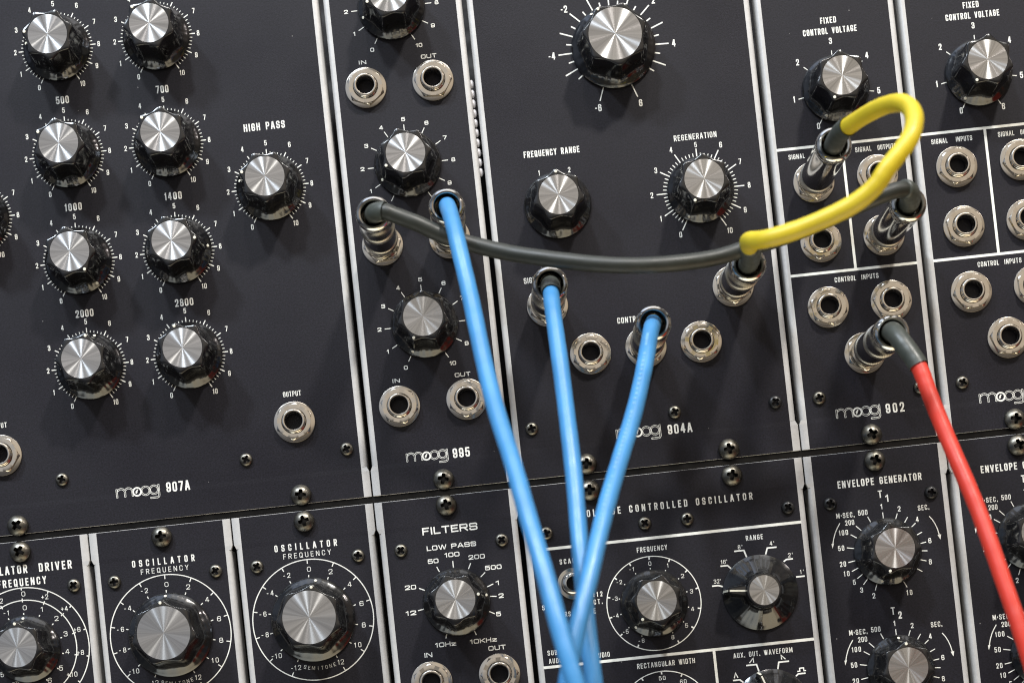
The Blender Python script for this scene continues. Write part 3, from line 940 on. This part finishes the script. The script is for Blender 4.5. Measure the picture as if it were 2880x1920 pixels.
for _t in [("32'", 'f', 71.2, -106.2, 2.53, 1.55), ("16'", 'f', 74.5, -99.2, 2.37, 1.55), ("8'", 'f', 81.1, -94.3, 1.71, 1.55), ("4'", 'f', 93.1, -94.2, 1.71, 1.55), ("2'", 'f', 99.5, -99.3, 1.71, 1.55), ("1'", 'f', 103.1, -106.0, 1.39, 1.55)]:
    p.text(*_t)
for l in [[(69.08, -107.8), (71.42, -107.8), (73.39, -108.5)], [(73.02, -100.7), (75.68, -100.7), (76.96, -102.1)], [(78.69, -95.7), (82.37, -95.7), (83.12, -98.32)], [(90.32, -98.07), (91.17, -95.8), (94.68, -95.8)], [(96.71, -101.51), (97.89, -100.8), (100.28, -100.8)], [(100.75, -107.7), (104.03, -107.7)],
          None, [(73.06, -143.75), (75.67, -143.75), (77.24, -145.26)], [(78.58, -138.7), (82.42, -138.7), (83.15, -141.63)], [(94.69, -138.75), (90.82, -138.75), (90.2, -141.22)], [(100.31, -143.85), (97.61, -143.85), (96.65, -144.62)]]:
    if l is None:
        vo.flush('dial_scale')
    else:
        p.line(l, .55)
for l in [[(73.63, -142.93), (74.28, -141.07), (74.99, -142.89)], [(79.89, -137.89), (81.43, -136.22), (81.44, -137.86)], [(92.02, -137.84), (91.91, -136.18), (93.43, -137.85)], [(97.33, -142.9), (98.3, -142.9), (98.3, -141.8), (99.8, -141.8), (99.8, -142.9), (100.62, -142.9)]]:
    p.line(l, .4)
vo.screw((9.4, -81.5), (46.5, -81.7), (62.5, -81.8))
vo.screw((100.5, -81.6), dark=True)
vo.bolt((27.2, -67.2), (80.85, -67.4))
sw = link("switch_bushing", lathe("switch_bushing", [(0, 6.0), (.5, 6.0), (.75, 5.8), (.8, 4.6), (1.6, 4.5), (2.6, 4.1), (3.2, 3.4), (3.3, 2.6), (2.6, 2.3), (-6, 2.2)], M['chrome'], 48), vo.t, 17.4 - vo.ox, -101.3 - vo.oy)
link("bore", disc_mesh("bore", 2.2, .2, M['bore'], 24), sw, 0, 0, -1.5)
vo.done()

def envelope(label, cx, x0, dot, sw_=0):
    e = Mod("envelope_generator_module", label, x0, x0 + P1, False, "narrow ENVELOPE GENERATOR modules in the lower row")
    p = e.p
    d = cx - 135.75
    for j, (cy, an) in enumerate([(-102.0, dot), (-146.0, 1 if sw_ == 0 else 60), (-190.0, 30)]):
        e.knob(cx, cy, an)
        oy = cy + 102.0
        for s, x, y, w in [('M\u00b7SEC.', 121.6, -86.7, 6.8), ('500', 128.2, -86.4, 3.5), ('200', 122.9, -89.6, 3.4), ('100', 120.2, -93.1, 3.4), ('50', 118.7, -98.8, 2.3), ('20', 118.7, -104.8, 2.3), ('10', 119.7, -108.5, 2.1), ('5', 122.2, -112.0, 1), ('3', 124.6, -115.2, 1.05),
                           ('2', 128.9, -117.8, 1.05), ('10', 142.3, -118.0, 2.1), ('8', 151.3, -107.4, 1.1), ('6', 152.0, -99.5, 1.1), ('4', 148.2, -91.1, 1.1), ('SEC.', 151.0, -86.9, 4.2), ('2', 141.9, -86.4, 1.05), ('1', 135.4, -84.9, .8)]:
            p.text(s, 'g', x + d, y + oy, w, 1.95)
        for a, b in [((129.84, -88.13), (130.72, -90.2)), ((125.12, -91.12), (127.03, -93.17)), ((122.82, -94.16), (125.11, -95.72)), ((120.86, -98.88), (123.67, -99.47)), ((120.78, -104.42), (123.49, -104.01)), ((121.71, -107.89), (124.38, -106.78)), ((123.44, -110.78), (125.56, -109.37)),
                     ((125.5, -113.26), (127.28, -111.28)), ((129.64, -115.84), (130.5, -113.68)), ((141.63, -115.98), (140.54, -113.61)), ((147.95, -110.7), (146.05, -109.39)), ((149.89, -106.93), (147.72, -106.2)), ((150.71, -103.2), (148.69, -102.98)), ((150.55, -99.89), (148.39, -100.19)),
                     ((149.47, -95.99), (147.44, -96.88)), ((147.41, -92.4), (145.83, -93.67)), ((144.7, -89.85), (143.38, -91.72)), ((141.0, -88.09), (140.21, -90.06)), ((135.62, -87.1), (135.61, -89.77))]:
            p.line([(a[0] + d, a[1] + oy), (b[0] + d, b[1] + oy)], .32)
        for pts in ([(119.24, -89.45), (118.1, -91.1), (117.1, -92.9), (116.3, -95.0), (115.75, -97.0)], [(152.76, -90.38), (153.8, -91.8), (154.6, -93.4), (155.3, -95.4), (155.8, -97.9)]):
            p.line([(x + d, y + oy) for x, y in pts], .34)
        for tx, ty, bx in ((115.47, -98.6, .35), (156.0, -99.5, -.3)):
            p.poly([(tx + d, ty + oy, .06), (tx + d + .62 + bx * .5, ty + oy + 1.9, .06), (tx + d - .55 + bx, ty + oy + 1.8, .06)])
        e.flush('dial_scale')
        p.text('T', 'g', cx - .35, cy + 21.8, 1.5, 2.8)
        p.text('123'[j], 'g', cx + 2.1, cy + 20.0, 1.3, 2.7)
        e.flush('lettering')
    e.texts([('ENVELOPE GENERATOR', 'g', cx, -75.1, 31.6, 2.75)])
    e.screw((cx - 19.4, -81.9), (cx + 18.7, -81.7), dark=True)
    e.bolt((cx - 1.1, -67.5))
    e.done()
envelope("ENVELOPE GENERATOR module shown whole at its top, left of the red cable", 135.75, 2 * P1, 198)
envelope("ENVELOPE GENERATOR module at the right edge, crossed by the red cable", 189.7, 3 * P1, 198, 1)

# ------------------------------------------------------------------ cabinet behind the panels
r = MB()
for y0, y1 in ((-67.5, -56.5), (150, 165), (-290, -275)):
    r.box(-4 * P1 - 10, 4 * P1 + 10, y0 - BOT_U, y1 - BOT_U, -9, -1.9)
cab = thing("cabinet_frame", "black metal cabinet rails behind the seams between the module panels", "cabinet", 0, BOT_U, 0)
link("rail", r.mesh("rail", [M['rail']]), cab)
r = MB()
r.box(-4 * P1 - 10, 4 * P1 + 10, -290 - BOT_U, 165 - BOT_U, -62, -60)
link("back_panel", r.mesh("back_panel", [M['rail']]), cab)
r = MB()
for i in range(10):
    cy = 91.3 - 3.75 * i
    rows = []
    for k in range(9):
        a = PI * k / 8
        rows.append([(-.55 + max(.95 * math.sin(a), .02) * math.cos(2 * PI * j / 16), cy - 74.4 + 1.65 * math.cos(a), max(.95 * math.sin(a), .02) * math.sin(2 * PI * j / 16)) for j in range(16)])
    r.quads(rows, flip=True)
ventlight = r.mesh("ventlight_row", [M['ventlight']], 60)  # solid ovals added for the light showing through vent slots
bc = bpy.data.objects.new("ventlight_row", ventlight)
COL.objects.link(bc)
bc.location, bc.rotation_euler = W(0, 74.4, -3.6), (PI / 2, 0, 0)
bc["label"] = "short upright row of pale ovals painted as light in the slot between two upper modules"
bc["category"] = "bead chain"

# ------------------------------------------------------------------ patch cables
PLUGZ = [(3.0, 4.9), (4.2, 5.1), (4.6, 5.75), (5.2, 6.0), (9.5, 6.0), (27.5, 6.02), (40.5, 6.1), (41.3, 6.35), (42.6, 6.5), (43.7, 6.35), (44.5, 5.85), (44.8, 5.3), (44.6, 4.75), (44.0, 4.45), (42.5, 4.35), (36, 4.3)]
PLUG_A = lathe("plug", PLUGZ, M['chrome'], 64)
zz = [3.0, 4.2, 4.6, 5.2] + [7 + 1.0 * i for i in range(33)] + [40.5, 41.3, 42.6, 43.7, 44.5, 44.8, 44.6, 44.0, 42.5, 36]
def pr(z, i):
    base = [(3.0, 4.9), (4.2, 5.1), (4.6, 5.75), (5.2, 6.0)]
    return base[i] if i < 4 else ((z, 6.02) if i < 37 else PLUGZ[6 + i - 37])
PLUG_B = lathe("plug", [(z, r - (.16 if 14 < z < 15 or 33 < z < 34 else 0)) for z, r in [pr(z, i) for i, z in enumerate(zz)]], M['chrome'], 64)
def band(z0, z1):
    b = MB()
    n = 120
    rows = []
    for z, d in ((z0, 0), (z0 + .3, .28), ((z0 + z1) / 2, .3), (z1 - .3, .28), (z1, 0)):
        rows.append([((6.0 + d + (.09 if i % 2 else -.04) * (d > .1)) * math.cos(2 * PI * i / n + z * .12), (6.0 + d + (.09 if i % 2 else -.04) * (d > .1)) * math.sin(2 * PI * i / n + z * .12), z) for i in range(n)])
    b.quads(rows)
    return b.mesh("knurled_band", [M['knurl']], 20)
BAND1, BAND2 = band(9.0, 12.2), band(25.0, 28.2)
PIN = lathe("tip", [(-8, 3.0), (3.2, 3.1), (3.3, 4.9)], M['nickel'], 32)

def spline(pts, per=8, passes=3):
    P = [Vector(p) for p in pts]
    P = [P[0] * 2 - P[1]] + P + [P[-1] * 2 - P[-2]]
    out = []
    for i in range(1, len(P) - 2):
        a, b, c, d = P[i - 1:i + 3]
        # centripetal-ish tangents keep the bends smooth where points crowd
        t1 = max((b - a).length, 1e-3) ** .5
        t2 = max((c - b).length, 1e-3) ** .5
        t3 = max((d - c).length, 1e-3) ** .5
        m1 = ((b - a) / t1 - (c - a) / (t1 + t2) + (c - b) / t2) * t2
        m2 = ((c - b) / t2 - (d - b) / (t2 + t3) + (d - c) / t3) * t2
        for k in range(per):
            t = k / per
            out.append(b * (2 * t ** 3 - 3 * t * t + 1) + m1 * (t ** 3 - 2 * t * t + t) + c * (-2 * t ** 3 + 3 * t * t) + m2 * (t ** 3 - t * t))
    out.append(P[-2])
    for _ in range(passes):
        out = [out[0]] + [(out[i - 1] + out[i] * 2 + out[i + 1]) / 4 for i in range(1, len(out) - 1)] + [out[-1]]
    return out
def tube(name, path, rad, mt, o3, parent, n=28, flare=False):
    b = MB()
    rows = []
    T = [(path[min(i + 1, len(path) - 1)] - path[max(i - 1, 0)]).normalized() for i in range(len(path))]
    u = T[0].cross(Vector((.31, .83, .2))).normalized()
    for i, p in enumerate(path):
        u = (u - T[i] * u.dot(T[i])).normalized()
        v = T[i].cross(u)
        rr = rad * (1 + .012 * math.sin(i * .37) + .008 * math.sin(i * 1.3))
        rows.append([tuple(p - o3 + (u * math.cos(2 * PI * j / n) + v * math.sin(2 * PI * j / n)) * rr) for j in range(n)])
    for end, sg in ((0, -1), (len(rows) - 1, 1)):
        c = path[end] - o3
        r0 = rows[end]
        r1 = [tuple(c + (Vector(q) - c) * .82 + T[end] * sg * rad * .14) for q in r0]
        r2 = [tuple(c + (Vector(q) - c) * .45 + T[end] * sg * rad * .18) for q in r0]
        if sg < 0:
            rows = [r2, r1] + rows
        else:
            rows = rows + [r1, r2]
    b.quads(rows)
    b.poly(rows[-1])
    b.poly(rows[0][::-1])
    return link(name, b.mesh(name, [mt], 60), parent)
def cable(label, colour, pts, rad, ends, per=8):
    """ends: (jack xy, ring centre xyz, which end, plug style, boot length in path steps)"""
    o3 = Vector(pts[0])
    t = thing("patch_cable", label, "patch cable", *pts[0], group="patch cables plugged into the modules")
    path = spline(pts, per, 36 if colour in ('blue', 'red') else 10)
    lo, hi = 0, len(path)
    for jk, tip, at_end, style, boot in ends:
        ax = Vector((tip[0] - jk[0], tip[1] - jk[1], tip[2] - 3.0)).normalized()
        q = Vector((0, 0, 1)).rotation_difference(ax)
        base = Vector((jk[0], jk[1], 0.6))
        pl = link("plug", PLUG_B if style == 'b' else PLUG_A, t)
        pl.location = (base - o3) * MM
        pl.rotation_mode = 'QUATERNION'
        pl.rotation_quaternion = q @ Matrix.Rotation(random.random(), 3, 'Z').to_quaternion()
        if style == 'a':
            link("knurled_band", BAND1, pl)
            link("knurled_band", BAND2, pl)
        else:
            link("knurled_band", BAND1, pl, 0, 0, -3.4)
        link("tip", PIN, pl)
        if boot:
            seg = path[-boot - 1:] if at_end else path[:boot + 1]
            root = base + ax * 36
            seg = (seg + [root]) if at_end else ([root] + seg)
            tube("boot", seg, 3.45 if rad < 3.3 else rad + .3, M['boot'], o3, t)
            if at_end:
                hi = len(path) - boot + 1
            else:
                lo = boot - 1
        elif not at_end:
            path = [base + ax * 36] + path
            hi += 1
    tube("cord", path[lo:hi], rad, M[colour], o3, t)
    return t
A = [(-14.05, 33.35, 45.0), (-13.26, 28.09, 54.0), (-12.16, 20.04, 60.0), (-11.23, 11.29, 64.0), (-9.4, -3.13, 70.0), (-8.4, -15.95, 77.0), (-6.22, -39.48, 90.0), (-3.73, -56.03, 101.0), (-1.16, -68.27, 110.0), (1.15, -86.16, 121.0), (3.87, -101.02, 130.0), (5.89, -115.36, 137.0), (8.39, -132.63, 143.0), (10.38, -142.87, 145.0), (12.71, -159.31, 145.0), (16, -185, 138), (20, -230, 120)]
B = [(19.25, 1.34, 44.0), (18.97, -1.95, 52.0), (18.54, -9.19, 58.0), (18.65, -17.87, 63.0), (18.81, -39.36, 74.0), (18.68, -51.64, 81.0), (18.64, -67.48, 89.0), (18.06, -85.3, 97.0), (17.42, -99.81, 103.0), (16.79, -118.19, 110.0), (16.57, -128.82, 114.0), (16.71, -142.9, 118.0), (16.87, -159.83, 120.0), (17, -185, 112), (17, -230, 95)]
C_ = [(53.98, -15.77, 44.0), (52.3, -19.42, 54.0), (50.43, -25.17, 60.0), (47.83, -33.77, 67.0), (42.19, -50.21, 79.0), (37.08, -62.05, 88.0), (32.09, -73.58, 97.0), (26.3, -87.42, 108.0), (22.43, -98.25, 115.0), (18.63, -108.74, 121.0), (15.02, -118.99, 126.0), (11.28, -128.99, 130.0), (7.68, -142.29, 133.0), (3.32, -158.34, 133.0), (-3, -185, 122), (-12, -230, 105)]
Rr = [(137.32, -28.09, 44.0), (136.76, -28.74, 50.0), (137.83, -32.55, 54.0), (140.22, -38.04, 56.5), (142.7, -43.42, 58.5), (143.63, -49.0, 60.0), (144.79, -55.91, 62.0), (146.94, -66.24, 65.0), (149.42, -77.87, 69.0), (151.58, -88.61, 73.0), (153.55, -98.3, 76.5), (155.91, -114.92, 82.0), (158.06, -130.06, 87.0), (159.48, -139.45, 90.0), (161.02, -150.44, 92.0), (162.84, -164.97, 94.0), (166, -195, 92), (170, -235, 80)]
Y = [(124.38, 40.13, 44.0), (123.6, 39.24, 54.0), (124.29, 39.8, 61.0), (125.84, 39.77, 67.0), (128.03, 40.05, 72.0), (130.15, 40.13, 77.0), (133.81, 39.42, 87.0), (136.71, 38.04, 94.0), (138.58, 35.95, 99.0), (139.7, 32.8, 103.0), (139.48, 28.64, 107.0), (138.24, 24.81, 109.5), (136.39, 21.19, 111.0), (132.16, 16.41, 112.0), (127.43, 11.64, 112.0), (124.15, 7.39, 111.0), (117.18, 2.96, 108.0), (106.85, -0.18, 104.0), (98.2, -2.05, 101.0), (89.57, -3.0, 98.0), (86.53, -2.01, 93.0), (85.21, 0.26, 84.0), (86.59, 1.51, 73.0), (88.71, 1.52, 62.0), (89.57, 1.11, 53.0), (89.63, 1.48, 44.0)]
G = [(-40.37, 33.89, 42.0), (-38.91, 32.57, 49.0), (-36.05, 32.11, 51.0), (-33.61, 30.79, 51.0), (-24.48, 26.31, 51.0), (-17.33, 21.93, 50.0), (-6.27, 17.26, 50.0), (4.83, 12.8, 52.0), (14.11, 9.56, 55.0), (32.49, 4.23, 59.0), (47.31, 1.4, 61.0), (62.39, 0.75, 60.0), (77.99, 2.03, 57.0), (85.93, 3.91, 56.0), (94.26, 5.01, 57.0), (106.51, 7.29, 60.0), (118.93, 10.64, 62.0), (131.33, 14.47, 64.0), (138.31, 16.43, 64.0), (143.61, 17.52, 62.0), (146.48, 16.84, 57.0), (147.85, 16.44, 51.0), (148.5, 16.62, 43.0)]
cable("blue patch cable from the narrow three knob module, leftmost of the three blue ones", 'blue', A, 2.95, [((-14.77, 33.0), (-14.31, 33.26, 44), 0, 'a', 0)])
cable("blue patch cable hanging nearly straight from the SIGNAL INPUT jack", 'blue', B, 2.9, [((18.98, 3.5), (19.23, 1.9, 44), 0, 'a', 9)])
_blue = cable("blue patch cable slanting down left from the CONTROL INPUTS jack in front of another", 'blue', C_, 2.9, [((54.1, -15.8), (53.96, -15.96, 44), 0, 'a', 0)])
_p = spline(C_, 8, 36)
_mk = MB()
for _i, _q in enumerate(_p):
    if -96 < _q.y < -24 and random.random() < .8:
        _t = (_p[_i + 1] - _q).normalized()
        _s = _t.cross(Vector((-.25, .1, 1))).normalized()
        _o = _s.cross(_t).normalized()
        _o = _o if _o.z > 0 else -_o
        _a, _w = random.uniform(.35, .8), random.uniform(.3, .55)
        _c = _q + _o * 2.97
        _mk.poly([tuple(_c + _t * _a * u + _s * _w * v - Vector(C_[0])) for u, v in ((-1, -1), (1, -1), (1, 1), (-1, 1))])
link("print_marks", _mk.mesh("print_marks", [M['faded']]), _blue)
cable("red patch cable with a long grey boot, hanging down the right side", 'red', Rr, 2.85, [((135.6, -26.9), (137.29, -28.34, 44), 0, 'a', 32)])
cable("yellow patch cable looping forward between two plugs at the right", 'yellow', Y, 3.0, [((123.55, 39.2), (124.38, 40.13, 44), 0, 'b', 24), ((89.15, 3.5), (89.63, 1.48, 44), 1, 'a', 22)])
cable("long grey patch cable sagging across the middle behind the blue cables", 'grey', G, 2.85, [((-40.3, 33.0), (-40.28, 33.35, 44), 0, 'a', 16), ((147.6, 16.5), (148.28, 16.38, 44), 1, 'b', 24)])
